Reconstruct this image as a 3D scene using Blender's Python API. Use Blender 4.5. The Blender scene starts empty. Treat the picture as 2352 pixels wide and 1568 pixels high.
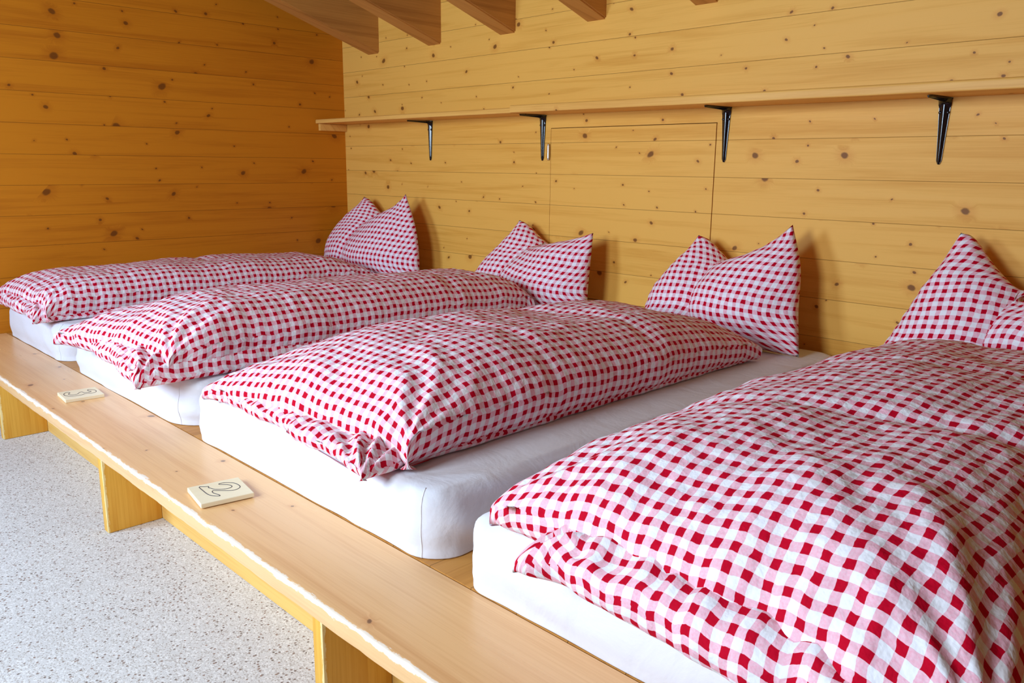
import bpy, bmesh, math, random
import numpy as np
from mathutils import Vector, Matrix, noise

random.seed(7)
SC = bpy.context.scene
COL = SC.collection

# ------------------------------------------------------------------ helpers
def tag(o, label=None, cat=None, group=None, kind=None):
    if label: o['label'] = label
    if cat: o['category'] = cat
    if group: o['group'] = group
    if kind: o['kind'] = kind
    return o

def empty(name, loc):
    o = bpy.data.objects.new(name, None)
    o.location = loc
    o.empty_display_size = .05
    COL.objects.link(o)
    return o

def link_mesh(name, verts, faces, mat, parent=None, loc=(0, 0, 0), uvs=None, smooth=False):
    """verts are world coordinates; the object's origin is put at loc (or the parent's)."""
    if parent is not None:
        loc = world_loc(parent)
    L = np.array(loc, float)
    V = np.asarray(verts, float) - L
    me = bpy.data.meshes.new(name)
    me.from_pydata([tuple(map(float, v)) for v in V], [], [tuple(int(i) for i in f) for f in faces])
    if uvs is not None:
        ul = me.uv_layers.new(name='UVMap')
        li = np.zeros(len(me.loops), dtype=np.int32)
        me.loops.foreach_get('vertex_index', li)
        ul.data.foreach_set('uv', np.asarray(uvs, float)[li].astype(np.float32).ravel())
    if smooth:
        me.polygons.foreach_set('use_smooth', [True] * len(me.polygons))
    me.materials.append(mat)
    me.update()
    o = bpy.data.objects.new(name, me)
    COL.objects.link(o)
    if parent is not None:
        o.parent = parent
    else:
        o.location = loc
    return o

def world_loc(o):
    p = Vector(o.location)
    while o.parent:
        o = o.parent
        p = p + Vector(o.location)
    return p

def bm_link(name, bm, mat, parent=None, loc=(0, 0, 0), smooth=False, angle=None):
    bmesh.ops.recalc_face_normals(bm, faces=bm.faces)
    if parent is not None:
        loc = world_loc(parent)
    bmesh.ops.translate(bm, verts=bm.verts, vec=-Vector(loc))
    me = bpy.data.meshes.new(name)
    bm.to_mesh(me)
    bm.free()
    if smooth:
        me.polygons.foreach_set('use_smooth', [True] * len(me.polygons))
        if angle is not None:
            me.set_sharp_from_angle(angle=angle)
    me.materials.append(mat)
    o = bpy.data.objects.new(name, me)
    COL.objects.link(o)
    if parent is not None:
        o.parent = parent
    else:
        o.location = loc
    return o

def add_box(bm, a, b, bevel=0.0, seg=2):
    a = Vector(a); b = Vector(b)
    r = bmesh.ops.create_cube(bm, size=1.0)
    vs = r['verts']
    c = (a + b) / 2; d = b - a
    for v in vs:
        v.co = Vector((c.x + v.co.x * d.x, c.y + v.co.y * d.y, c.z + v.co.z * d.z))
    if bevel > 0:
        es = list({e for v in vs for e in v.link_edges})
        bmesh.ops.bevel(bm, geom=es, offset=bevel, segments=seg, affect='EDGES', profile=.6)
    return bm

def box(name, a, b, mat, parent=None, loc=None, bevel=0.0, seg=2):
    bm = bmesh.new()
    add_box(bm, a, b, bevel, seg)
    if loc is None:
        loc = ((a[0] + b[0]) / 2, (a[1] + b[1]) / 2, min(a[2], b[2]))
    return bm_link(name, bm, mat, parent, loc, smooth=bevel > 0, angle=.6)

def catmull(P, n, closed=False):
    """resample control points (k, d) along axis 0 to n points"""
    P = np.asarray(P, float)
    k = len(P)
    if closed:
        t = np.linspace(0, k, n, endpoint=False)
        i = np.floor(t).astype(int); f = t - i
        g = lambda j: P[(i + j) % k]
    else:
        t = np.linspace(0, k - 1, n)
        i = np.minimum(np.floor(t).astype(int), k - 2); f = t - i
        Q = np.concatenate([[2 * P[0] - P[1]], P, [2 * P[-1] - P[-2]]])
        g = lambda j: Q[i + j + 1]
    f = f.reshape((-1,) + (1,) * (P.ndim - 1))
    p0, p1, p2, p3 = g(-1), g(0), g(1), g(2)
    return .5 * (2 * p1 + (p2 - p0) * f + (2 * p0 - 5 * p1 + 4 * p2 - p3) * f**2 + (3 * p1 - p0 - 3 * p2 + p3) * f**3)

def tube(bm, pts, r, seg=6, closed=False):
    pts = [Vector(p) for p in pts]
    n = len(pts); rings = []
    for i, p in enumerate(pts):
        a = pts[(i - 1) % n] if (closed or i > 0) else p
        b = pts[(i + 1) % n] if (closed or i < n - 1) else p
        t = (b - a).normalized()
        up = Vector((0, 0, 1)) if abs(t.z) < .9 else Vector((1, 0, 0))
        x = t.cross(up).normalized(); y = t.cross(x).normalized()
        rr = r[i] if isinstance(r, (list, tuple)) else r
        rings.append([bm.verts.new(p + x * math.cos(2 * math.pi * k / seg) * rr + y * math.sin(2 * math.pi * k / seg) * rr) for k in range(seg)])
    for i in range(n if closed else n - 1):
        A = rings[i]; B = rings[(i + 1) % n]
        for k in range(seg):
            bm.faces.new((A[k], A[(k + 1) % seg], B[(k + 1) % seg], B[k]))
    if not closed:
        bm.faces.new(rings[0]); bm.faces.new(rings[-1])

# ------------------------------------------------------------------ materials
def srgb(r, g, b):
    f = lambda c: (c / 255 / 12.92) if c / 255 <= .04045 else ((c / 255 + .055) / 1.055) ** 2.4
    return (f(r), f(g), f(b), 1.0)

class NT:
    def __init__(s, name):
        s.m = bpy.data.materials.new(name)
        s.m.use_nodes = True
        s.t = s.m.node_tree
        s.t.nodes.clear()
        s.out = s.n('ShaderNodeOutputMaterial')
        s.b = s.n('ShaderNodeBsdfPrincipled')
        s.l(s.b.outputs[0], s.out.inputs[0])
    def n(s, typ, **kw):
        nd = s.t.nodes.new(typ)
        for k, v in kw.items(): setattr(nd, k, v)
        return nd
    def l(s, a, b): s.t.links.new(a, b)
    def put(s, sock, v):
        if isinstance(v, bpy.types.NodeSocket): s.l(v, sock)
        else: sock.default_value = v
    def math(s, op, a, b=None, c=None, clamp=False):
        nd = s.n('ShaderNodeMath', operation=op, use_clamp=clamp)
        s.put(nd.inputs[0], a)
        if b is not None: s.put(nd.inputs[1], b)
        if c is not None: s.put(nd.inputs[2], c)
        return nd.outputs[0]
    def mix(s, f, a, b, blend='MIX'):
        nd = s.n('ShaderNodeMix', data_type='RGBA', blend_type=blend)
        s.put(nd.inputs[0], f); s.put(nd.inputs[6], a); s.put(nd.inputs[7], b)
        return nd.outputs[2]
    def step(s, v, a, b, lo=0.0, hi=1.0):
        nd = s.n('ShaderNodeMapRange', interpolation_type='SMOOTHSTEP')
        s.put(nd.inputs[0], v); s.put(nd.inputs[1], a); s.put(nd.inputs[2], b)
        s.put(nd.inputs[3], lo); s.put(nd.inputs[4], hi)
        return nd.outputs[0]
    def xyz(s, x, y, z):
        nd = s.n('ShaderNodeCombineXYZ')
        s.put(nd.inputs[0], x); s.put(nd.inputs[1], y); s.put(nd.inputs[2], z)
        return nd.outputs[0]
    def noise(s, v, scale, detail=3, rough=.55, dist=0.0):
        nd = s.n('ShaderNodeTexNoise')
        s.l(v, nd.inputs['Vector'])
        nd.inputs['Scale'].default_value = scale; nd.inputs['Detail'].default_value = detail
        nd.inputs['Roughness'].default_value = rough; nd.inputs['Distortion'].default_value = dist
        return nd.outputs[0]
    def bump(s, h, strength, dist=.01, normal=None):
        nd = s.n('ShaderNodeBump')
        nd.inputs['Strength'].default_value = strength; nd.inputs['Distance'].default_value = dist
        s.put(nd.inputs['Height'], h)
        if normal is not None: s.l(normal, nd.inputs['Normal'])
        return nd.outputs[0]

def wood(name, light, dark, along, across, third, pitch=None, phase=0.0, rough=.45, knot_scale=(2.6, 6.6),
         knot_amount=.36, knot_col=(.15, .042, .005, 1), groove=(.045, .016, .004, 1), contrast=1.25, spec=.22, seed=0.0,
         worn=None, knot_r=1.0):
    """boards running along one axis, stacked across another; axes are 'X','Y','Z' of object space"""
    s = NT(name)
    tc = s.n('ShaderNodeTexCoord')
    sp = s.n('ShaderNodeSeparateXYZ'); s.l(tc.outputs['Object'], sp.inputs[0])
    A, B, T = sp.outputs[along], sp.outputs[across], sp.outputs[third]
    B2 = s.math('ADD', B, s.math('MULTIPLY', T, .83))
    if pitch:
        q = s.math('DIVIDE', s.math('SUBTRACT', B, phase), pitch)
        row = s.math('FLOOR', q)
        fr = s.math('SUBTRACT', q, row)
    else:
        row = s.math('MULTIPLY', B2, 0.0); fr = None
    wn = s.n('ShaderNodeTexWhiteNoise', noise_dimensions='1D')
    s.l(s.math('ADD', row, seed + .37), wn.inputs['W'])
    rnd = wn.outputs['Value']
    off = s.math('MULTIPLY', rnd, 37.0)
    Ao = s.math('ADD', A, off)
    # knots
    kv = s.xyz(s.math('MULTIPLY', Ao, knot_scale[0]), s.math('MULTIPLY', B2, knot_scale[1]), seed)
    vo = s.n('ShaderNodeTexVoronoi', feature='F1', voronoi_dimensions='2D')
    vo.inputs['Scale'].default_value = 1.0
    vo.inputs['Randomness'].default_value = 1.0
    s.l(kv, vo.inputs['Vector'])
    # exact distance in metres, elliptical a little along the grain
    pos = s.n('ShaderNodeSeparateXYZ'); s.l(vo.outputs['Position'], pos.inputs[0])
    kvs = s.n('ShaderNodeSeparateXYZ'); s.l(kv, kvs.inputs[0])
    du = s.math('DIVIDE', s.math('SUBTRACT', kvs.outputs[0], pos.outputs[0]), knot_scale[0])
    dv = s.math('DIVIDE', s.math('SUBTRACT', kvs.outputs[1], pos.outputs[1]), knot_scale[1])
    cs = s.n('ShaderNodeSeparateColor'); s.l(vo.outputs['Color'], cs.inputs[0])
    shear = s.math('MULTIPLY', s.math('SUBTRACT', cs.outputs[2], .5), 1.0)
    du = s.math('ADD', du, s.math('MULTIPLY', dv, shear))
    wob = s.noise(s.xyz(Ao, B2, T), 60, 2)
    dd = s.math('SQRT', s.math('ADD', s.math('POWER', s.math('MULTIPLY', du, .85), 2.0), s.math('POWER', dv, 2.0)))
    dd = s.math('ADD', dd, s.math('MULTIPLY', s.math('SUBTRACT', wob, .5), .006))
    has = s.math('LESS_THAN', cs.outputs[0], knot_amount)
    rad = s.math('ADD', .0030 * knot_r, s.math('MULTIPLY', s.math('POWER', cs.outputs[1], 3.2), .0105 * knot_r))
    core = s.math('MULTIPLY', has, s.step(dd, s.math('MULTIPLY', rad, 1.15), s.math('MULTIPLY', rad, .62)))
    halo = s.math('MULTIPLY', has, s.step(dd, s.math('MULTIPLY', rad, 3.6), rad))
    # grain, bent round the knots
    bend = s.math('MULTIPLY', halo, s.math('MULTIPLY', dv, 1.3))
    Bg = s.math('ADD', B2, bend)
    g1 = s.noise(s.xyz(s.math('MULTIPLY', Ao, 1.1), s.math('MULTIPLY', Bg, 26.0), T), 1.0, 4, .6, .6)
    g2 = s.noise(s.xyz(s.math('MULTIPLY', Ao, 4.0), s.math('MULTIPLY', Bg, 240.0), T), 1.0, 4, .65)
    g3 = s.noise(s.xyz(s.math('MULTIPLY', Ao, .7), s.math('MULTIPLY', B2, 3.0), seed), 1.0, 2)
    f = s.step(g1, .40, .72)
    f = s.math('ADD', s.math('MULTIPLY', f, .42 * contrast), s.math('MULTIPLY', s.math('SUBTRACT', g2, .5), .85 * contrast))
    f = s.math('ADD', f, s.math('MULTIPLY', s.math('SUBTRACT', g3, .5), .7))
    f = s.math('ADD', f, s.math('MULTIPLY', s.math('SUBTRACT', rnd, .5), .34), clamp=True)
    col = s.mix(f, light, dark)
    col = s.mix(s.math('MULTIPLY', halo, .22), col, dark, 'MULTIPLY')
    col = s.mix(s.math('MULTIPLY', core, .86), col, knot_col)
    h = s.math('MULTIPLY', g2, .12)
    if pitch:
        e = s.math('MINIMUM', fr, s.math('SUBTRACT', 1.0, fr))
        ln = s.step(s.math('MULTIPLY', e, pitch), .0013, .0003)
        col = s.mix(s.math('MULTIPLY', ln, .62), col, groove)
        h = s.math('SUBTRACT', h, s.math('MULTIPLY', ln, 1.2))
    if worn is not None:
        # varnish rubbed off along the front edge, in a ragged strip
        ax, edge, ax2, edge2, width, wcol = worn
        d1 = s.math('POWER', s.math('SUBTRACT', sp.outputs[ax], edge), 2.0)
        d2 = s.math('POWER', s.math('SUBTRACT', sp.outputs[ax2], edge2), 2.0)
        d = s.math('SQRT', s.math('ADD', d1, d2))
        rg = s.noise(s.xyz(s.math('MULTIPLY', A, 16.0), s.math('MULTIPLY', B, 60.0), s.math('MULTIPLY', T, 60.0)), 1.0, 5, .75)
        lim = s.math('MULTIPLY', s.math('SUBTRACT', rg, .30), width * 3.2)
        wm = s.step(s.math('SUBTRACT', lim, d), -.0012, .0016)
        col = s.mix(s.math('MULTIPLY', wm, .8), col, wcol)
    s.l(col, s.b.inputs['Base Color'])
    rv = s.math('ADD', rough - .08, s.math('MULTIPLY', g1, .16))
    s.l(rv, s.b.inputs['Roughness'])
    s.b.inputs['Specular IOR Level'].default_value = spec
    s.l(s.bump(h, .35, .004), s.b.inputs['Normal'])
    return s.m

PINE_L = srgb(226, 172, 92); PINE_D = srgb(196, 128, 48)
PITCH = .1365
M_WALL_BACK = wood('pine_boards_back', srgb(236, 177, 82), srgb(210, 143, 48), 'X', 'Z', 'Y', PITCH, .998 - 7 * PITCH, rough=.5, knot_scale=(4.7, 12.0), knot_amount=.82)
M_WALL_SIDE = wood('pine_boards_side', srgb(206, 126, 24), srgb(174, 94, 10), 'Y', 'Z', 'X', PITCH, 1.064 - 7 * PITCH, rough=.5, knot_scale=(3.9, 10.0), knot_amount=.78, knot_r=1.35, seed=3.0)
M_WALL_DIM = wood('pine_boards_plain', srgb(140,104,66), srgb(112,80,44), 'X', 'Z', 'Y', PITCH, 0, seed=5.0)
M_RAFTER = wood('rafter_timber', srgb(198, 138, 66), srgb(154, 96, 40), 'Y', 'X', 'Z', None, rough=.55, knot_scale=(2.4, 9.0), knot_amount=.25, seed=8.0)
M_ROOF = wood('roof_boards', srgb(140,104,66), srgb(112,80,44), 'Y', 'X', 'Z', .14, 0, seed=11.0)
M_SHELF = wood('shelf_pine', srgb(236, 180, 94), srgb(208, 142, 60), 'X', 'Y', 'Z', None, rough=.45, knot_scale=(2.4, 14.0), knot_amount=.3, seed=14.0)
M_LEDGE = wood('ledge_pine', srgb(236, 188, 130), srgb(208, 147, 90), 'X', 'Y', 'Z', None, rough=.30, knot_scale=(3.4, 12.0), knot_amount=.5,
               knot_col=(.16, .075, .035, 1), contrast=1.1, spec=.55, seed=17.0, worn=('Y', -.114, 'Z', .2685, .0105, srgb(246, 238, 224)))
M_RISER = wood('riser_pine', srgb(238, 190, 104), srgb(214, 150, 62), 'X', 'Z', 'Y', None, rough=.45, knot_scale=(2.4, 9.0), knot_amount=.3, seed=21.0)
M_LEG = wood('leg_pine', srgb(232, 178, 76), srgb(206, 140, 40), 'Z', 'Y', 'X', None, rough=.45, knot_scale=(4.0, 9.0), knot_amount=.25, seed=25.0,
             worn=('Y', 0.0, 'X', 0.0, .009, srgb(240, 220, 160)))
M_DECK = wood('deck_boards', srgb(200, 140, 70), srgb(160, 98, 40), 'Y', 'X', 'Z', .12, 0, seed=29.0)
M_TILE = wood('tile_wood', srgb(240, 226, 192), srgb(226, 204, 158), 'Y', 'X', 'Z', None, rough=.6, knot_amount=.0, contrast=.6, spec=.25, seed=33.0)

def gingham(name, P=.0290):
    s = NT(name)
    uv = s.n('ShaderNodeUVMap')
    sp = s.n('ShaderNodeSeparateXYZ'); s.l(uv.outputs[0], sp.inputs[0])
    nz = s.n('ShaderNodeTexNoise'); s.l(uv.outputs[0], nz.inputs['Vector'])
    nz.inputs['Scale'].default_value = 32.0; nz.inputs['Detail'].default_value = 3
    ns = s.n('ShaderNodeSeparateColor'); s.l(nz.outputs['Color'], ns.inputs[0])
    def stripe(c, w):
        c = s.math('ADD', c, s.math('MULTIPLY', s.math('SUBTRACT', w, .5), .0105))
        q = s.math('DIVIDE', c, P)
        fr = s.math('FRACT', q)
        d = s.math('ABSOLUTE', s.math('SUBTRACT', fr, .5))
        return s.step(d, .243, .222)
    u = stripe(sp.outputs[0], ns.outputs[0]); v = stripe(sp.outputs[1], ns.outputs[1])
    # woven half-tone: a fine twill makes the single stripes uneven
    tw = s.noise(s.xyz(s.math('MULTIPLY', sp.outputs[0], 1.0), sp.outputs[1], 0.0), 260, 2, .6)
    both = s.math('MULTIPLY', u, v)
    one = s.math('SUBTRACT', s.math('ADD', u, v), s.math('MULTIPLY', both, 2.0))
    pinkv = s.math('ADD', .80, s.math('MULTIPLY', s.math('SUBTRACT', tw, .5), .7), clamp=True)
    white = srgb(238, 236, 240); pink = srgb(236, 166, 182); red = srgb(188, 2, 36)
    col = s.mix(s.math('MULTIPLY', one, pinkv), white, pink)
    col = s.mix(both, col, red)
    s.l(col, s.b.inputs['Base Color'])
    s.b.inputs['Roughness'].default_value = .85
    s.b.inputs['Specular IOR Level'].default_value = .1
    s.b.inputs['Sheen Weight'].default_value = .0
    cr = s.noise(uv.outputs[0], 38, 3, .5, .1)
    fi = s.noise(uv.outputs[0], 700, 2)
    n1 = s.bump(cr, .6, .008)
    n2 = s.bump(fi, .15, .001, n1)
    s.l(n2, s.b.inputs['Normal'])
    return s.m
M_GING = gingham('gingham_cotton')

def sheet_mat():
    s = NT('white_jersey')
    tc = s.n('ShaderNodeTexCoord')
    n = s.noise(tc.outputs['Object'], 5, 3)
    col = s.mix(n, srgb(222, 220, 226), srgb(229, 228, 233))
    s.l(col, s.b.inputs['Base Color'])
    s.b.inputs['Roughness'].default_value = .9
    s.b.inputs['Specular IOR Level'].default_value = .15
    w = s.noise(tc.outputs['Object'], 9, 4, .55, .6)
    f = s.noise(tc.outputs['Object'], 900, 2)
    s.l(s.bump(f, .2, .001, s.bump(w, .25, .02)), s.b.inputs['Normal'])
    return s.m
M_SHEET = sheet_mat()

def floor_mat():
    s = NT('speckled_floor')
    tc = s.n('ShaderNodeTexCoord')
    def specks(scale, amount, r0, r1):
        vo = s.n('ShaderNodeTexVoronoi', feature='F1', voronoi_dimensions='2D'); vo.inputs['Scale'].default_value = scale
        s.l(tc.outputs['Object'], vo.inputs['Vector'])
        c = s.n('ShaderNodeSeparateColor'); s.l(vo.outputs['Color'], c.inputs[0])
        m = s.math('MULTIPLY', s.math('LESS_THAN', c.outputs[0], amount), s.step(vo.outputs['Distance'], r1, r0))
        return m, c.outputs[1]
    m1, c1 = specks(210, .34, .22, .5)
    m2, c2 = specks(120, .13, .22, .42)
    m3, c3 = specks(160, .35, .2, .55)
    n = s.noise(tc.outputs['Object'], 2.2, 3)
    n2 = s.noise(tc.outputs['Object'], 420, 2, .7)
    col = s.mix(n, srgb(206, 203, 200), srgb(220, 218, 216))
    col = s.mix(s.math('MULTIPLY', s.step(n2, .45, .68), .55), col, srgb(150, 140, 132))
    col = s.mix(s.math('MULTIPLY', m3, .6), col, srgb(238, 236, 234))
    col = s.mix(s.math('MULTIPLY', m1, .62), col, srgb(146, 130, 116))
    col = s.mix(s.math('MULTIPLY', m2, .8), col, s.mix(c2, srgb(84, 64, 52), srgb(140, 104, 84)))
    s.l(col, s.b.inputs['Base Color'])
    s.b.inputs['Roughness'].default_value = .75
    s.b.inputs['Specular IOR Level'].default_value = .25
    s.l(s.bump(n2, .2, .002), s.b.inputs['Normal'])
    return s.m
M_FLOOR = floor_mat()

def plain(name, col, rough=.5, metal=0.0, spec=.5, bump=None):
    s = NT(name)
    tc = s.n('ShaderNodeTexCoord')
    n = s.noise(tc.outputs['Object'], 30, 3)
    c2 = tuple(x * .82 for x in col[:3]) + (1,)
    s.l(s.mix(n, col, c2), s.b.inputs['Base Color'])
    s.b.inputs['Roughness'].default_value = rough
    s.b.inputs['Metallic'].default_value = metal
    s.b.inputs['Specular IOR Level'].default_value = spec
    return s.m
M_BLACK = plain('black_enamel', (.004, .004, .006, 1), .14, 0, .5)
M_STEEL = plain('bright_steel', (.72, .70, .66, 1), .3, 1.0)
M_INK = plain('blue_black_ink', srgb(52, 50, 66), .7, 0, .2)
M_DARK = plain('gap_shade', (.02, .012, .006, 1), .9)
M_FRAME = plain('white_window_paint', srgb(232, 230, 226), .4)
def glass_mat():
    s = NT('window_glass')
    s.t.nodes.remove(s.b)
    g = s.n('ShaderNodeBsdfGlass'); g.inputs['Roughness'].default_value = 0; g.inputs['IOR'].default_value = 1.01
    s.l(g.outputs[0], s.out.inputs[0])
    return s.m
M_GLASS = glass_mat()

# ------------------------------------------------------------------ room shell
RX, RY0 = 6.3, -3.95            # right wall x, front wall y
SLOPE = math.tan(math.radians(18.0))
ROOF_Z = 1.86                  # underside of the roof boards at the back wall
def roof_z(y): return ROOF_Z - y * SLOPE

st = lambda o: tag(o, kind='structure')
st(box('floor', (-.1, RY0 - .1, -.06), (RX + .1, .1, 0), M_FLOOR, loc=(0, 0, 0)))

# back wall with the opening of the hatch
HX0, HX1, HZ0, HZ1 = 1.642, 2.489, .46, 1.199
bm = bmesh.new()
add_box(bm, (-.1, 0, 0), (HX0, .09, 2.6))
add_box(bm, (HX1, 0, 0), (RX + .1, .09, 2.6))
add_box(bm, (HX0, 0, 0), (HX1, .09, HZ0))
add_box(bm, (HX0, 0, HZ1), (HX1, .09, 2.6))
st(bm_link('wall_back', bm, M_WALL_BACK, loc=(0, 0, 0)))
st(box('shade_backing_1', (HX0 - .02, .05, HZ0 - .02), (HX1 + .02, .088, HZ1 + .02), M_DARK))  # added back plate behind the hatch; near-black colour stands in for gap shade
d = box('door_1', (HX0 + .0018, 0, HZ0 + .003), (HX1 - .0038, .022, HZ1 - .0026), M_WALL_BACK, loc=(0, 0, 0))
st(d)
bm = bmesh.new()
tube(bm, [(1.634, -.006, 1.068 + .006 * k) for k in range(10)], .0068, 10)
for k in range(1, 3):
    bmesh.ops.create_uvsphere(bm, u_segments=8, v_segments=5, radius=.006, matrix=Matrix.Translation((1.634, -.006, 1.064 if k == 1 else 1.126)))
bm_link('hinge', bm, M_STEEL, d, smooth=True, angle=.7)

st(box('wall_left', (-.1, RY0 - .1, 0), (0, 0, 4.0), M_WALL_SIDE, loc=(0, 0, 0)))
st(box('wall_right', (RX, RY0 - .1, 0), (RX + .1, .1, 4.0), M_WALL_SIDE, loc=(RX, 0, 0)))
# front wall (behind the camera) with two windows
WIN = [(.80, 1.60, .90, 1.95), (2.35, 3.25, .90, 1.95)]
bm = bmesh.new()
xs = [-.1, WIN[0][0], WIN[0][1], WIN[1][0], WIN[1][1], RX + .1]
for i in range(5):
    if i in (1, 3):
        w = WIN[0] if i == 1 else WIN[1]
        add_box(bm, (xs[i], RY0 - .1, 0), (xs[i + 1], RY0, w[2]))
        add_box(bm, (xs[i], RY0 - .1, w[3]), (xs[i + 1], RY0, 4.0))
    else:
        add_box(bm, (xs[i], RY0 - .1, 0), (xs[i + 1], RY0, 4.0))
st(bm_link('wall_front', bm, M_WALL_DIM, loc=(0, RY0, 0)))
for k, (a, b, c, dd) in enumerate(WIN):
    bm = bmesh.new()
    y0, y1 = RY0 - .09, RY0 - .02
    t = .045
    add_box(bm, (a, y0, c), (a + t, y1, dd)); add_box(bm, (b - t, y0, c), (b, y1, dd))
    add_box(bm, (a + t, y0, c), (b - t, y1, c + t)); add_box(bm, (a + t, y0, dd - t), (b - t, y1, dd))
    add_box(bm, ((a + b) / 2 - .03, y0, c + t), ((a + b) / 2 + .03, y1, dd - t))
    w = bm_link('window_%d' % (k + 1), bm, M_FRAME, loc=((a + b) / 2, RY0, c))
    st(w)
# ceiling: sloping roof boards
v = [(-.1, .1, roof_z(.1)), (RX + .1, .1, roof_z(.1)), (RX + .1, RY0 - .1, roof_z(RY0 - .1)), (-.1, RY0 - .1, roof_z(RY0 - .1))]
v += [(x, y, z + .05) for x, y, z in v]
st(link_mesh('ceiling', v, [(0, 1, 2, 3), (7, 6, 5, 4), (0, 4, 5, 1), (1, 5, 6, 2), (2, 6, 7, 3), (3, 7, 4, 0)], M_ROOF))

# rafters, seated on the back wall and climbing towards the room
RL = ['brown rafter nearest the dark left wall, over the left bed',
      'brown rafter second out from the dark left wall',
      'brown rafter third out from the left wall, above the second shelf bracket',
      'brown rafter fourth out from the left wall, above the wall hatch',
      'small rafter end peeking in at the top edge, farthest from the left wall']
def rafter_mesh(x0):
    w = .105
    pts = []
    for y in (0.0, RY0 + .02):
        zb = 1.624 - y * SLOPE
        zt = roof_z(y) - .0015
        for x in (x0, x0 + w):
            pts += [(x, y, zb), (x, y, zt)]
    bm = bmesh.new()
    V = [bm.verts.new(p) for p in pts]
    for f in [(0, 1, 3, 2), (4, 6, 7, 5), (0, 4, 5, 1), (2, 3, 7, 6), (0, 2, 6, 4), (1, 5, 7, 3)]:
        bm.faces.new([V[i] for i in f])
    es = [e for e in bm.edges if abs(e.verts[0].co.y - e.verts[1].co.y) > 1 and max(e.verts[0].co.z - roof_z(e.verts[0].co.y), -9) < -.05]
    bmesh.ops.bevel(bm, geom=es, offset=.006, segments=2, affect='EDGES')
    return bm
for k in range(5):
    o = bm_link('roof_rafter', rafter_mesh(.250 + .5275 * k), M_RAFTER, loc=(.25 + .5275 * k, 0, 1.624))
    tag(o, RL[k], 'rafter', 'sloping rafters under the roof')

# ------------------------------------------------------------------ shelf
def shelf_board(x0, x1, z0, z1, y0, sag=0.0):
    bm = bmesh.new()
    n = 40
    prof = []
    r = .0075
    for k in range(7):
        a = math.pi / 2 * k / 6
        prof.append((y0 + r - r * math.sin(a), z1 - r + r * math.cos(a)))
    for k in range(5):
        a = math.pi / 2 * k / 4
        prof.append((y0 + .004 - .004 * math.cos(a), z0 + .004 - .004 * math.sin(a)))
    prof += [(-.001, z0), (-.001, z1)]
    rings = []
    for i in range(n + 1):
        x = x0 + (x1 - x0) * i / n
        rings.append([bm.verts.new((x, y, z - sag * (x - x0) + .0008 * math.sin(x * 2.1))) for y, z in prof])
    m = len(prof)
    for i in range(n):
        for k in range(m):
            bm.faces.new((rings[i][k], rings[i][(k + 1) % m], rings[i + 1][(k + 1) % m], rings[i + 1][k]))
    bm.faces.new(rings[0]); bm.faces.new(rings[-1])
    return bm
o = bm_link('shelf_board', shelf_board(.002, 1.578, 1.2565, 1.2790, -.195), M_SHELF, loc=(.7, -.1, 1.256), smooth=True, angle=.7)
tag(o, 'narrow pine shelf board ending against the left wall', 'shelf', 'wall shelf boards')
o = bm_link('shelf_board', shelf_board(1.582, RX - .01, 1.2575, 1.2885, -.200, .0050), M_SHELF, loc=(3.9, -.1, 1.254), smooth=True, angle=.7)
tag(o, 'long pine shelf board running on above the wall hatch', 'shelf', 'wall shelf boards')
o = box('shelf_cleat', (.001, -.178, 1.218), (.022, -.002, 1.2555), M_SHELF, bevel=.002)
tag(o, 'small pine cleat under the shelf on the left wall', 'cleat')

def bracket_arm(bm, P0, ax_l, ax_w, ax_n, L, w0, w1, th, rise):
    """tapered pressed-steel arm with a raised rib; axes are unit vectors"""
    ns, nw = 18, 12
    grid = []
    for i in range(ns + 1):
        t = i / ns
        w = w0 + (w1 - w0) * t ** .85
        if t > .94: w *= math.sqrt(max(1 - ((t - .94) / .06) ** 2 * .85, .05))
        row = []
        for j in range(nw + 1):
            s_ = j / nw * 2 - 1
            rib = max(0.0, math.cos(min(abs(s_) * 1.25, 1) * math.pi / 2)) ** 1.2
            edge = rise * .9 * (abs(s_) > .93)
            h = th + rise * 1.5 * rib * (1 - .55 * t)
            row.append(P0 + ax_l * (L * t) + ax_w * (w / 2 * s_) + ax_n * h)
        grid.append(row)
    F = [[bm.verts.new(p) for p in r] for r in grid]
    Bk = [[bm.verts.new(P0 + ax_l * (L * i / ns) + ax_w * ((r[0] - r[-1]).length / 2 * (-1 if q == 0 else 1))) for q in (0, 1)] for i, r in enumerate(grid)]
    for i in range(ns):
        for j in range(nw):
            bm.faces.new((F[i][j], F[i][j + 1], F[i + 1][j + 1], F[i + 1][j]))
        bm.faces.new((F[i][0], F[i + 1][0], Bk[i + 1][0], Bk[i][0]))
        bm.faces.new((F[i][nw], Bk[i][1], Bk[i + 1][1], F[i + 1][nw]))
        bm.faces.new((Bk[i][0], Bk[i + 1][0], Bk[i + 1][1], Bk[i][1]))
    bm.faces.new([F[0][j] for j in range(nw + 1)] + [Bk[0][1], Bk[0][0]])
    bm.faces.new([F[ns][j] for j in range(nw, -1, -1)] + [Bk[ns][0], Bk[ns][1]])
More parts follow.
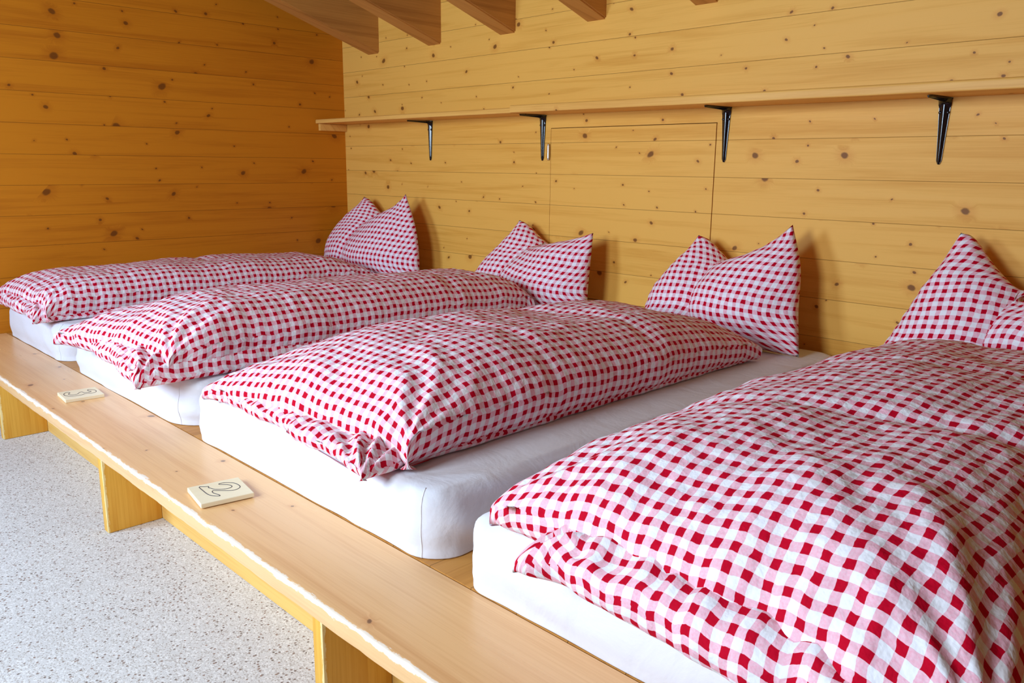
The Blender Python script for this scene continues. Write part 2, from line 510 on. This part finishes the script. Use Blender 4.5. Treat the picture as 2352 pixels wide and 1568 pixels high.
def make_bracket(x, ztop):
    root = empty('shelf_bracket', (x, 0, ztop))
    X, Y, Z = Vector((1, 0, 0)), Vector((0, 1, 0)), Vector((0, 0, 1))
    O = Vector((x, 0, ztop))
    bm = bmesh.new()
    bracket_arm(bm, O + Y * -.0008, -Z, X, -Y, .198, .038, .014, .003, .006)
    bm_link('wall_arm', bm, M_BLACK, root, smooth=True, angle=.9)
    bm = bmesh.new()
    bracket_arm(bm, O + Z * -.0012, -Y, X, -Z, .150, .040, .011, .003, .006)
    bm_link('shelf_arm', bm, M_BLACK, root, smooth=True, angle=.9)
    bm = bmesh.new()     # rounded gusset in the corner
    n = 10; rows = []
    for j in range(9):
        sx = (j / 8 * 2 - 1)
        R_ = .040 * math.sqrt(max(1 - .8 * sx * sx, .0))
        rows.append([bm.verts.new(O + X * (sx * .0185) + Vector((0, -.004 - R_ + R_ * math.sin(a), -.004 - R_ + R_ * math.cos(a))))
                     for a in [math.pi / 2 * k / n for k in range(n + 1)]])
    for j in range(8):
        for k in range(n):
            bm.faces.new((rows[j][k], rows[j][k + 1], rows[j + 1][k + 1], rows[j + 1][k]))
    c = [bm.verts.new(O + X * (sx * .0185) + Vector((0, -.002, -.002))) for sx in (-1, 1)]
    for q, r in ((0, rows[0]), (1, rows[-1])):
        for k in range(n):
            bm.faces.new((c[q], r[k], r[k + 1]))
    bm_link('gusset', bm, M_BLACK, root, smooth=True, angle=.8)
    for dx in (-.011, .011):
        bm = bmesh.new()
        bmesh.ops.create_uvsphere(bm, u_segments=10, v_segments=6, radius=.0052, matrix=Matrix.Translation(O + Vector((dx, -.0055, -.043))) @ Matrix.Diagonal((1, .6, 1, 1)))
        bm_link('screw', bm, M_BLACK, root, smooth=True)
    return root
def copy_tree(o, parent=None):
    c = o.copy(); COL.objects.link(c)
    if parent is not None: c.parent = parent
    for ch in o.children: copy_tree(ch, c)
    return c
BX = [(.792, 1.2555, 'black metal shelf bracket nearest the left wall'),
      (1.594, 1.2560, 'black metal shelf bracket just left of the hatch hinge'),
      (2.527, 1.2525, 'black metal shelf bracket just past the hatch on its right'),
      (3.282, 1.2485, 'black metal shelf bracket farthest from the left wall')]
b0 = make_bracket(*BX[0][:2])
for i, (x, z, lab) in enumerate(BX):
    o = b0 if i == 0 else copy_tree(b0)
    o.location = (x, -.0005, z - .0006)
    tag(o, lab, 'bracket', 'black shelf brackets')

# ------------------------------------------------------------------ sleeping platform with its front ledge
PX1 = 5.6
pl = empty('sleeping_platform', (0.05, -1.955, 0))
tag(pl, 'low pine sleeping platform with a wide front ledge on upright legs', 'bed platform')
ZB = .2695
bm = bmesh.new()
# ledge board: rounded, slightly chipped front edge
n = 260
rings = []
for i in range(n + 1):
    x = .004 + (PX1 - .004) * i / n
    ch = .0022 * noise.noise(Vector((x * 9, 0, 3.1))) + .0016 * noise.noise(Vector((x * 31, 2.0, 0)))
    yf = -2.070 + max(-.001, ch)
    zz = ZB + .0012 * math.sin(x * 1.7)
    r = .006 + abs(ch) * 1.2
    pr = [(-1.8405, zz - .040), (-1.8405, zz - .002), (-1.8425, zz)]
    pr += [(-2.0, zz), (yf + r * 1.6, zz)]
    for k in range(1, 5):
        a = math.pi / 2 * k / 5
        pr.append((yf + r - r * math.sin(a), zz - r + r * math.cos(a)))
    pr += [(yf, zz - r * 1.3), (yf + .0005, zz - .036), (yf + .004, zz - .040)]
    rings.append([bm.verts.new((x, y, z)) for y, z in pr])
m = len(rings[0])
for i in range(n):
    for k in range(m):
        bm.faces.new((rings[i][k], rings[i][(k + 1) % m], rings[i + 1][(k + 1) % m], rings[i + 1][k]))
bm.faces.new(rings[0]); bm.faces.new(rings[-1])
bm_link('ledge_board', bm, M_LEDGE, pl, smooth=True, angle=.5)
box('front_board', (.004, -1.905, .0005), (PX1, -1.880, ZB - .0415), M_RISER, pl, bevel=.003)
for k, xr in enumerate([.757, 1.868, 3.010, 4.15]):
    t = .034
    leg = box('leg', (xr - t, -2.058, .0005), (xr, -1.9055, ZB - .0415), M_LEG, bevel=.003, loc=(xr, -2.058, 0))
    leg.parent = pl
    leg.location = Vector((xr, -2.058, 0)) - Vector(pl.location)
box('deck', (.004, -1.838, .225), (PX1, -.004, .2690), M_DECK, pl)

# ------------------------------------------------------------------ number tiles
def tile(cx, cy, ang, sx, sy, outline, label):
    root = empty('number_tile', (cx, cy, ZB + .0006))
    root.rotation_euler = (0, 0, ang)
    bm = bmesh.new()
    add_box(bm, (-sx / 2, -sy / 2, .0004), (sx / 2, sy / 2, .0118), .0022, 3)
    me = bpy.data.meshes.new('block'); bm.to_mesh(me); bm.free()
    me.materials.append(M_TILE)
    o = bpy.data.objects.new('block', me); COL.objects.link(o); o.parent = root
    if outline:
        P = catmull([(x / 1000, y / 1000, .0119) for x, y in outline], len(outline) * 7, True)
        bm = bmesh.new()
        tube(bm, [tuple(p) for p in P], .0008, 6, True)
        me = bpy.data.meshes.new('numeral'); bm.to_mesh(me); bm.free()
        me.materials.append(M_INK)
        o = bpy.data.objects.new('numeral', me); COL.objects.link(o); o.parent = root
    return tag(root, label, 'number tile', 'wooden number tiles on the ledge')
TWO = [(-46, -36), (-40, -24), (-37, -17), (-31, -19), (-24, -16), (-10, -8), (0, 11), (-1, 24), (-10, 29.5), (-23, 24), (-36, 8), (-41, 11), (-38.5, 23),
       (-26, 39), (-6, 45), (9, 43), (18, 31), (16, 17), (3, -3), (-5, -16), (8, -19), (28, -11), (35, -13), (25, -25), (8, -32), (-20, -35)]
THREE = [(-30, 30), (-12, 45), (10, 45), (23, 32), (16, 12), (27, -6), (23, -32), (2, -47), (-22, -46), (-36, -34), (-26, -27), (-10, -35),
         (6, -28), (8, -13), (-8, -3), (-13, 6), (1, 11), (6, 23), (-2, 32), (-15, 26)]
tile(2.440, -1.977, math.radians(-9), .118, .121, TWO, 'square wooden tile marked 2 lying on the ledge')
tile(1.335, -1.940, math.radians(-4), .113, .117, THREE, 'square wooden tile marked 3 lying on the ledge')

# ------------------------------------------------------------------ mattresses in fitted sheets
MT = .414
def mattress(x0, x1, y0, y1, z0, z1, R, r, seed, label):
    cx, cy = (x0 + x1) / 2, (y0 + y1) / 2
    hx, hy = (x1 - x0) / 2, (y1 - y0) / 2
    nside, ncor = 46, 10
    def loop(inset):
        rr = max(R - inset, .0)
        ax, ay = hx - inset, hy - inset
        ax = max(ax, 1e-4); ay = max(ay, 1e-4)
        rr = min(rr, ax, ay)
        pts = []
        corners = [(ax - rr, -ay + rr, -90), (ax - rr, ay - rr, 0), (-ax + rr, ay - rr, 90), (-ax + rr, -ay + rr, 180)]
        for k, (px, py, a0) in enumerate(corners):
            for i in range(ncor + 1):
                a = math.radians(a0 + 90 * i / ncor)
                pts.append((cx + px + rr * math.cos(a), cy + py + rr * math.sin(a)))
            qx, qy, qa = corners[(k + 1) % 4]
            a = math.radians(qa)
            e0 = pts[-1]; e1 = (cx + qx + rr * math.cos(a), cy + qy + rr * math.sin(a))
            for i in range(1, nside):
                f = i / nside
                pts.append((e0[0] + (e1[0] - e0[0]) * f, e0[1] + (e1[1] - e0[1]) * f))
        return pts
    prof = []
    for k in range(5): a = math.pi / 2 * k / 4; prof.append((.003 * (1 - math.sin(a)), z0 + .003 * (1 - math.cos(a))))
    H = z1 - z0
    for k in range(1, 9): prof.append((-.006 * math.sin(math.pi * k / 9) ** 2 * (k > 1), z0 + .003 + (H - .003 - r) * k / 9))
    for k in range(9): a = math.pi / 2 * k / 8; prof.append((r * (1 - math.cos(a)), z1 - r + r * math.sin(a)))
    mx = min(hx, hy) - .002
    for k in range(1, 13): prof.append((r + (mx - r) * (k / 12) ** 1.3, z1))
    verts = []; faces = []
    rings = []
    for inset, z in prof:
        L = loop(inset)
        rings.append(range(len(verts), len(verts) + len(L)))
        for (x, y) in L:
            verts.append([x, y, z])
    nl = len(rings[0])
    for a, b in zip(rings[:-1], rings[1:]):
        for i in range(nl):
            j = (i + 1) % nl
            faces.append((a[i], a[j], b[j], b[i]))
    faces.append(tuple(reversed(rings[0])))
    faces.append(tuple(rings[-1]))
    V = np.array(verts)
    for i, p in enumerate(V):
        q = Vector((p[0] * 3 + seed, p[1] * 3, p[2] * 3))
        top = max(0.0, min(1.0, (p[2] - z0) / H))
        e = noise.noise(q) * .006 + noise.noise(q * 2.7) * .003
        # slanting drag creases on the sides near the corners
        dc = math.hypot(min(abs(p[0] - x0), abs(p[0] - x1)), min(abs(p[1] - y0), abs(p[1] - y1)))
        side = 1.0 - min(1.0, abs(p[2] - MT) / .0005) if False else (0 if p[2] > z1 - .004 else 1)
        cr = math.sin((p[0] + p[1]) * 16 + p[2] * 60 + noise.noise(q * 1.4) * 5) * .0045 * side * math.exp(-min(abs(p[0] - x0), abs(p[0] - x1)) / .3)
        n = Vector((p[0] - max(x0 + R, min(x1 - R, p[0])), p[1] - max(y0 + R, min(y1 - R, p[1])), 0))
        if side and n.length > 1e-5:
            n.normalize(); V[i, :2] += np.array([n.x, n.y]) * (max(-.0012, min(e * .6 + cr, .003)) if n.y < -.5 else e * .6 + cr)
        elif not side:
            V[i, 2] += e * .55
    root = link_mesh('mattress', V, faces, M_SHEET, loc=(cx, cy, z0), smooth=True)
    tag(root, label, 'mattress', 'mattresses in white fitted sheets')
    # sewn corner seam of the fitted sheet, front right
    bm = bmesh.new()
    pts = []
    for k in range(2, 20):
        q = V[rings[k][3]]
        pts.append((q[0], q[1], q[2]))
    tube(bm, pts, .0012, 6)
    bm_link('corner_seam', bm, M_SHEET, root, smooth=True)
    return root
mattress(.012, .800, -1.8395, -.03, .2698, MT, .09, .040, 1.0, 'white sheeted mattress beside the left wall')
mattress(.885, 1.930, -1.8395, -.03, .2698, MT, .13, .042, 5.0, 'white sheeted mattress behind the tile marked 3')
mattress(1.972, 3.062, -1.8395, -.03, .2698, MT, .085, .036, 9.0, 'white sheeted mattress behind the tile marked 2')
mattress(3.152, 4.262, -1.8395, -.03, .2698, MT, .05, .040, 13.0, 'white sheeted mattress nearest the camera at lower right')

# ------------------------------------------------------------------ cloth shells (duvets and pillows)
def nz(x, y, z=0.0): return noise.noise(Vector((x, y, z)))
def arcuv(P):
    """arc-length coordinates of a (n,m,3) grid, measured from the middle row/column"""
    n, m = P.shape[:2]
    du = np.linalg.norm(np.diff(P, axis=0), axis=2); U = np.concatenate([np.zeros((1, m)), np.cumsum(du, axis=0)])
    dv = np.linalg.norm(np.diff(P, axis=1), axis=2); V = np.concatenate([np.zeros((n, 1)), np.cumsum(dv, axis=1)], axis=1)
    U -= U[n // 2:n // 2 + 1, :]; V -= V[:, m // 2:m // 2 + 1]
    return np.stack([U, V], axis=2)
def shell(name, F, B, uvF, uvB, parent=None, loc=(0, 0, 0)):
    """closed cloth skin from a front grid and a back grid that share their rim"""
    n, m = F.shape[:2]
    verts = [tuple(p) for p in F.reshape(-1, 3)]
    uvs = [tuple(p) for p in uvF.reshape(-1, 2)]
    idF = np.arange(n * m).reshape(n, m)
    idB = -np.ones((n, m), int)
    for i in range(n):
        for j in range(m):
            if i in (0, n - 1) or j in (0, m - 1): idB[i, j] = idF[i, j]
            else:
                idB[i, j] = len(verts); verts.append(tuple(B[i, j])); uvs.append(tuple(uvB[i, j]))
    faces = []
    for i in range(n - 1):
        for j in range(m - 1):
            faces.append((idF[i, j], idF[i + 1, j], idF[i + 1, j + 1], idF[i, j + 1]))
            faces.append((idB[i, j], idB[i, j + 1], idB[i + 1, j + 1], idB[i + 1, j]))
    return link_mesh(name, verts, faces, M_GING, parent, loc, uvs, True)

def spow(v, p): return np.sign(v) * np.abs(v) ** p
def qc(t):
    t = max(0.0, min(1.0, t)); return math.sqrt(max(0.0, 1 - (1 - t) ** 2))
def duvet_layer(name, xl, xr, y0, y1, zb, Hf, rL, rR, rF, rB, zsL, zsR, zsF, seed, nx=110, ny=190, dent=.018, pucker=.006,
                wob=.010, quilt=(), parent=None, loc=(0, 0, 0), uvo=(0, 0), bflat=8.0):
    KX, KY = 9, 7
    a = np.concatenate([np.linspace(-1, 1, nx), np.ones(KX)])
    b = np.concatenate([-np.ones(KY), np.linspace(-1, 1, ny)])
    bx = np.concatenate([np.zeros(nx), np.linspace(0, np.pi / 2, KX + 1)[1:]])
    by = np.concatenate([np.linspace(np.pi / 2, 0, KY + 1)[:-1], np.zeros(ny)])
    nx += KX; ny += KY
    sa = np.sin(a * np.pi / 2); sb = np.sin(b * np.pi / 2)
    F = np.zeros((nx, ny, 3)); B = np.zeros((nx, ny, 3))
    for i in range(nx):
        fx = (spow(sa[i], .92) + 1) / 2
        for j in range(ny):
            fy = (spow(sb[j], .96) + 1) / 2
            lx, rx = xl(fy), xr(fy)
            yy0 = y0(fx); yy1 = y1(fx)
            x = lx + (rx - lx) * fx
            y = yy0 + (yy1 - yy0) * fy
            pa = qc((x - lx) / rL) * qc((rx - x) / rR)
            pb = qc((y - yy0) / rF) ** .9 * qc((yy1 - y) / rB)
            # rims bow inward a little between the corners
            x += dent * (1 - sb[j] ** 2) * (-sa[i]) * abs(sa[i]) ** 3 * (1 if sa[i] < 0 else .3)
            y += dent * (1 - sa[i] ** 2) * (-sb[j]) * abs(sb[j]) ** 3 * .8
            h = Hf(fx, fy)
            zs = zsL + (zsR - zsL) * max(0, a[i]) ** 2 * (1 - max(0, -b[j]) ** 8) * (1 - max(0, b[j]) ** bflat)
            zs += zsF * max(0, -b[j]) ** 4 * (1 - .5 * abs(sa[i]) ** 6) * (1 + .35 * nz(x * 6, seed, 9))
            zs *= 1 - .72 * max(0.0, -a[i]) ** 10 * max(0.0, -b[j]) ** 6
            inner = min(1.0, pa * pb * 1.4)
            w = wob * nz(x * 4.2 + seed, y * 3.2) + wob * .55 * nz(x * 9 + seed, y * 8, 2) + wob * .26 * nz(x * 23, y * 23, seed)
            for yq, dq in quilt:
                w -= dq * math.exp(-((y - yq - .04 * math.sin(x * 5)) / .028) ** 2)
            # gathers along the rims
            dF = (y - yy0); dL = (x - lx); dR = (rx - x); dB = yy1 - y
            pk = 0
            for dist, s_, am in ((dF, x, 1), (dL, y, 1), (dB, x, 1), (dR, y, .45)):
                pk += am * math.sin(s_ * 95 + 5 * nz(s_ * 9, seed)) * math.exp(-((dist - .035) / .035) ** 2)
            w += .0026 * nz(x * 44, y * 44, seed + 3)
            cw = 0
            for (qx, qy, am) in ((rx, yy0, .016), (lx, yy0, .010), (rx, yy1, .008)):
                dx, dy = x - qx, y - qy
                d_ = math.hypot(dx, dy)
                th = math.atan2(abs(dy) + .01, abs(dx) + .01)
                cw += am * math.sin(th * 15 + 4 * nz(x * 5, y * 5, seed)) * math.exp(-d_ / .16) * min(1, d_ / .05)
            z = zs + h * pa * pb + (w + pucker * pk * .5 + cw) * inner
            y += .012 * nz(x * 7, seed, 1) * max(0, -sb[j]) ** 6 + .014 * nz(x * 16 + 3, seed, nx) * max(0, -sb[j]) ** 10
            x += (.010 * nz(y * 6, seed, 5) + .005 * nz(y * 19, seed, 6)) * abs(sa[i]) ** 6
            if abs(a[i]) == 1 or abs(b[j]) == 1:
                z = max(.004, z + .005 * math.sin((x + y) * 48 + seed))
            # roll the rim under
            x -= zs * .55 * (1 - math.cos(bx[i])); y += zs * .7 * (1 - math.cos(by[j]))
            z = .0015 + (z - .0015) * (1 - math.sin(bx[i])) * (1 - math.sin(by[j]))
            F[i, j] = (x, y, zb + z)
            B[i, j] = (x, y, zb + .001 + (max(0, zs * .8) * (1 - min(1, qc((x - lx) / .08) * qc((yy1 - y) / .08))) if bx[i] == 0 and by[j] == 0 else 0))
            B[i, j, 2] = min(B[i, j, 2], F[i, j, 2])
    for i in range(nx):        # the hidden underside spans the rolled rim
        for j in range(ny):
            ti, tj = i / (nx - 1), j / (ny - 1)
            B[i, j, 0] = F[0, j, 0] + (F[-1, j, 0] - F[0, j, 0]) * ti
            B[i, j, 1] = F[i, 0, 1] + (F[i, -1, 1] - F[i, 0, 1]) * tj
    uF = arcuv(F) + np.array(uvo)
    return shell(name, F, B, uF, uF, parent, loc)

def S(t): t = max(0.0, min(1.0, t)); return t * t * (3 - 2 * t)

def duvet(label, X0, X1, Y0, Y1, H, seed, r=(.35, .16, .25, .3), lean=(0, 0), tip=(0, 0), quilt=(), humps=(), zb=MT + .005, low=(0, 0, 0, 0),
          tipz=.0, bow=0.0, fold=.085, wob=.013, tilt=0.0, lowh=.050, bflat=8.0):
    """a cover folded in half lengthwise: fat folded layer on top, flatter layer under it"""
    def Hf(fx, fy):
        h = H * (.90 + .10 * math.sin(math.pi * min(1, fy * 1.1)))
        h *= 1 - .10 * (abs(fx - .55) * 2) ** 2
        h += tilt * (fx - .5)
        for (hx, hy, sx, sy, amp) in humps:
            h += amp * math.exp(-((fx - hx) / sx) ** 2 - ((fy - hy) / sy) ** 2)
        return h - .045
    xl = lambda f: X0 + lean[0] * f - bow * math.sin(math.pi * f)
    xr = lambda f: X1 + lean[1] * f + bow * .4 * math.sin(math.pi * f)
    y0 = lambda f: Y0 + tip[0] * (1 - f) + tip[1] * f
    y1 = lambda f: Y1 + .01 * math.sin(f * 5)
    loc = ((X0 + X1) / 2, (Y0 + Y1) / 2, zb)
    top = duvet_layer('duvet', xl, xr, y0, y1, zb, Hf, *r, .036, fold, tipz, seed, quilt=quilt, loc=loc, wob=wob, bflat=bflat)
    tag(top, label, 'duvet', 'red gingham duvets folded lengthwise')
    # the half folded under
    lh = lambda fx, fy: lowh * (1 + .25 * nz(fx * 6, fy * 9, seed))
    duvet_layer('folded_under_half', lambda f: X0 + .015 + low[0] + lean[0] * f, lambda f: X1 - .012 + low[1] + lean[1] * f,
                lambda f: Y0 + low[2] * (1 - f) + low[3] * f, lambda f: Y1 - .03, zb - .003, lh, .10, .06, .09, .1, .014, .014, lowh * .35, seed + 40,
                nx=70, ny=120, pucker=.010, wob=.008, dent=.012, parent=top, uvo=(.013, .009))
    return top

duvet('red gingham duvet on the bed beside the left wall', .035, .715, -1.885, -.29, .180, 2.0, r=(.30, .13, .22, .30), lean=(-.01, -.02), tip=(-.0, .03),
      quilt=((-1.1, .007), (-.62, .006)), low=(.02, .0, -.005, -.015), tipz=.02)
duvet('red gingham duvet lying on the bed behind the tile marked 3', 1.165, 1.915, -1.93, -.30, .205, 5.0, tipz=.015, r=(.50, .15, .28, .22), lean=(-.03, -.06), tip=(-.03, .05),
      humps=((.65, .25, .35, .2, .012),), quilt=((-.75, .006),), low=(.05, .022, .02, -.04), lowh=.06, fold=.09, tilt=.02)
duvet('red gingham duvet lying on the bed behind the tile marked 2', 2.150, 2.935, -1.865, -.345, .205, 9.0, r=(.40, .19, .30, .52), lean=(-.02, -.01), tip=(-.01, .06),
      humps=((.45, .30, .4, .18, .018), (.5, .56, .5, .07, -.012)), quilt=((-.95, .008), (-1.38, .005)), low=(.03, -.012, .012, -.03), lowh=.034, bflat=2.2)
duvet('large red gingham duvet nearest the camera, cut by the right edge', 3.240, 4.050, -1.880, -.30, .225, 14.0, r=(.32, .24, .26, .34), lean=(.02, .03), tip=(.015, -.085),
      humps=((.6, .35, .5, .25, .02), (.85, .06, .25, .08, .02)), quilt=((-.92, .010), (-1.42, .008)), low=(.13, .0, -.055, -.110), wob=.015, tipz=.032, lowh=.074)

# pillows propped on the wall, chopped so that two ears stand up
def pillow(rows, T, seed, label, n=72, m=60, zmin=MT + .003):
    """rows: bottom to top, each a list of (x, y, z) middle-surface points from left to right"""
    G = np.array(rows, float)                       # (rows, cols, 3)
    G = catmull(G, m)                               # along height
    G = np.transpose(catmull(np.transpose(G, (1, 0, 2)), n), (0, 1, 2))   # (n, m, 3)
    du = np.gradient(G, axis=0); dv = np.gradient(G, axis=1)
    N = np.cross(du, dv); N /= np.linalg.norm(N, axis=2, keepdims=True) + 1e-9
    N[N[..., 1] > 0] *= -1                          # towards the room
    u = np.linspace(0, 1, n)[:, None]; v = np.linspace(0, 1, m)[None, :]
    t = (np.clip(1 - np.abs(2 * u - 1) ** 3.4, 0, 1) ** .55) * (np.clip(1 - np.abs(2 * v - 1) ** 2.6, 0, 1) ** .62)
    F = G + N * (t * T)[..., None]
    B = G - N * (t * T * .5)[..., None]
    for i in range(n):
        for j in range(m):
            p = F[i, j]
            k = min(1, t[i, j] * 2)
            w = .006 * nz(p[0] * 7 + seed, p[2] * 7, p[1] * 3) + .0035 * nz(p[0] * 18 + seed, p[2] * 18, 4)
            rim = min(u[i, 0], 1 - u[i, 0], v[0, j], 1 - v[0, j])
            w += .0035 * math.sin((u[i, 0] + v[0, j]) * 60 + seed) * math.exp(-(rim / .07) ** 2)
            F[i, j] = p + N[i, j] * w * k
    for Q in (F, B):
        Q[..., 1] = np.minimum(Q[..., 1], -.004)
        Q[..., 2] = np.maximum(Q[..., 2], zmin)
    uv = arcuv(F)
    o = shell('pillow', F, B, uv, arcuv(B), None, (float(G[..., 0].mean()), float(G[..., 1].mean()), MT))
    return tag(o, label, 'pillow', 'red gingham pillows propped on the wall')

P3 = [[(2.28, -0.136, .418), (2.42, -0.170, .418), (2.53, -0.184, .418), (2.585, -0.170, .418), (2.63, -0.190, .418), (2.82, -0.197, .418), (2.985, -0.212, .419)],
      [(2.335, -.15, .535), (2.44, -.19, .54), (2.55, -.19, .535), (2.595, -.15, .53), (2.635, -.21, .545), (2.79, -.22, .56), (2.950, -.17, .565)],
      [(2.405, -.11, .655), (2.48, -.12, .66), (2.56, -.10, .645), (2.61, -.07, .615), (2.655, -.14, .635), (2.78, -.17, .68), (2.935, -.15, .71)],
      [(2.490, -.085, .785), (2.535, -.07, .765), (2.595, -.05, .705), (2.63, -.03, .665), (2.672, -.10, .668), (2.785, -.13, .755), (2.885, -.13, .848)]]
P2 = [[(1.28, -0.136, .418), (1.42, -0.170, .418), (1.52, -0.184, .418), (1.57, -0.177, .418), (1.62, -0.190, .418), (1.83, -0.197, .418), (2.005, -0.150, .425)],
      [(1.335, -.16, .52), (1.44, -.19, .525), (1.54, -.19, .52), (1.59, -.17, .52), (1.64, -.21, .525), (1.83, -.22, .53), (2.018, -.16, .545)],
      [(1.425, -.11, .645), (1.51, -.12, .65), (1.59, -.10, .635), (1.645, -.08, .615), (1.69, -.14, .61), (1.83, -.17, .635), (2.020, -.15, .66)],
      [(1.535, -.085, .790), (1.58, -.07, .770), (1.64, -.05, .715), (1.675, -.04, .690), (1.725, -.10, .680), (1.86, -.13, .715), (2.012, -.13, .765)]]
P1 = [[(-.0, -0.136, .418), (.12, -0.163, .418), (.24, -0.177, .418), (.30, -0.170, .418), (.35, -0.190, .418), (.62, -0.197, .418), (.870, -0.150, .425)],
      [(.015, -.15, .52), (.14, -.18, .55), (.26, -.18, .56), (.33, -.15, .55), (.39, -.21, .55), (.62, -.22, .57), (.885, -.16, .575)],
      [(.12, -.11, .68), (.22, -.12, .70), (.32, -.10, .69), (.385, -.07, .655), (.45, -.14, .66), (.62, -.17, .71), (.845, -.15, .725)],
      [(.300, -.085, .855), (.34, -.07, .835), (.40, -.05, .775), (.435, -.03, .740), (.485, -.10, .725), (.635, -.13, .80), (.742, -.13, .885)]]
P4 = [[(3.17, -0.136, .418), (3.30, -0.163, .418), (3.42, -0.184, .418), (3.52, -0.177, .418), (3.58, -0.190, .418), (3.72, -0.197, .418), (3.87, -0.155, .425)],
      [(3.265, -.15, .54), (3.35, -.18, .545), (3.46, -.19, .55), (3.56, -.16, .54), (3.61, -.21, .545), (3.74, -.22, .56), (3.88, -.17, .56)],
      [(3.325, -.12, .68), (3.39, -.13, .685), (3.47, -.12, .68), (3.56, -.09, .64), (3.62, -.14, .615), (3.73, -.17, .67), (3.87, -.15, .70)],
      [(3.400, -.10, .852), (3.435, -.08, .835), (3.50, -.065, .745), (3.563, -.065, .660), (3.615, -.095, .645), (3.74, -.13, .74), (3.86, -.13, .84)]]
pillow(P1, .078, 1.0, 'red gingham pillow with two pointed ears in the left corner')
pillow(P2, .078, 2.0, 'red gingham pillow with low flat ears below the hatch hinge side')
pillow(P3, .078, 3.0, 'red gingham pillow with a tall right ear on the bed behind the tile marked 2')
pillow(P4, .078, 4.0, 'red gingham pillow with a pointed ear cut by the right edge')

# ------------------------------------------------------------------ camera and light
cam = bpy.data.cameras.new('camera')
cam.sensor_fit = 'HORIZONTAL'; cam.sensor_width = 36.0; cam.lens = 28.7806
cam.clip_start = .02
co = bpy.data.objects.new('camera', cam); COL.objects.link(co)
r_ = Vector((0.7003432372945977, 0.7137464451801043, 0.009239154100197395))
u_ = Vector((-0.15638156054769153, 0.1407901530183923, 0.9776108327620588))
f_ = Vector((-0.6964654747339537, 0.6861079687671773, -0.2102182144767347))
co.matrix_world = Matrix(((r_.x, u_.x, -f_.x, 4.208172), (r_.y, u_.y, -f_.y, -2.76), (r_.z, u_.z, -f_.z, 1.035), (0, 0, 0, 1)))
SC.camera = co

w = bpy.data.worlds.new('World'); SC.world = w
w.use_nodes = True
bg = w.node_tree.nodes['Background']
bg.inputs[0].default_value = (.66, .82, 1.0, 1); bg.inputs[1].default_value = 1.5
def area(name, loc, target, sx, sy, power, col):
    li = bpy.data.lights.new(name, 'AREA'); li.shape = 'RECTANGLE'; li.size = sx; li.size_y = sy
    li.energy = power; li.color = col
    o = bpy.data.objects.new(name, li); COL.objects.link(o)
    o.location = loc
    dirv = Vector(target) - Vector(loc)
    o.rotation_euler = dirv.to_track_quat('-Z', 'Y').to_euler()
    return o
for k, (a, b, c, dd) in enumerate(WIN):
    area('window_daylight', ((a + b) / 2, RY0 + .02, (c + dd) / 2), ((a + b) / 2 + .6, 0, .55), b - a - .1, dd - c - .1, 50 if k == 0 else 54, (.52, .73, 1.0) if k == 0 else (.70, .85, 1.0))

SC.view_settings.view_transform = 'Standard'
SC.view_settings.look = 'None'
SC.view_settings.gamma = 1.0
SC.view_settings.use_curve_mapping = False
SC.view_settings.exposure = 0.45
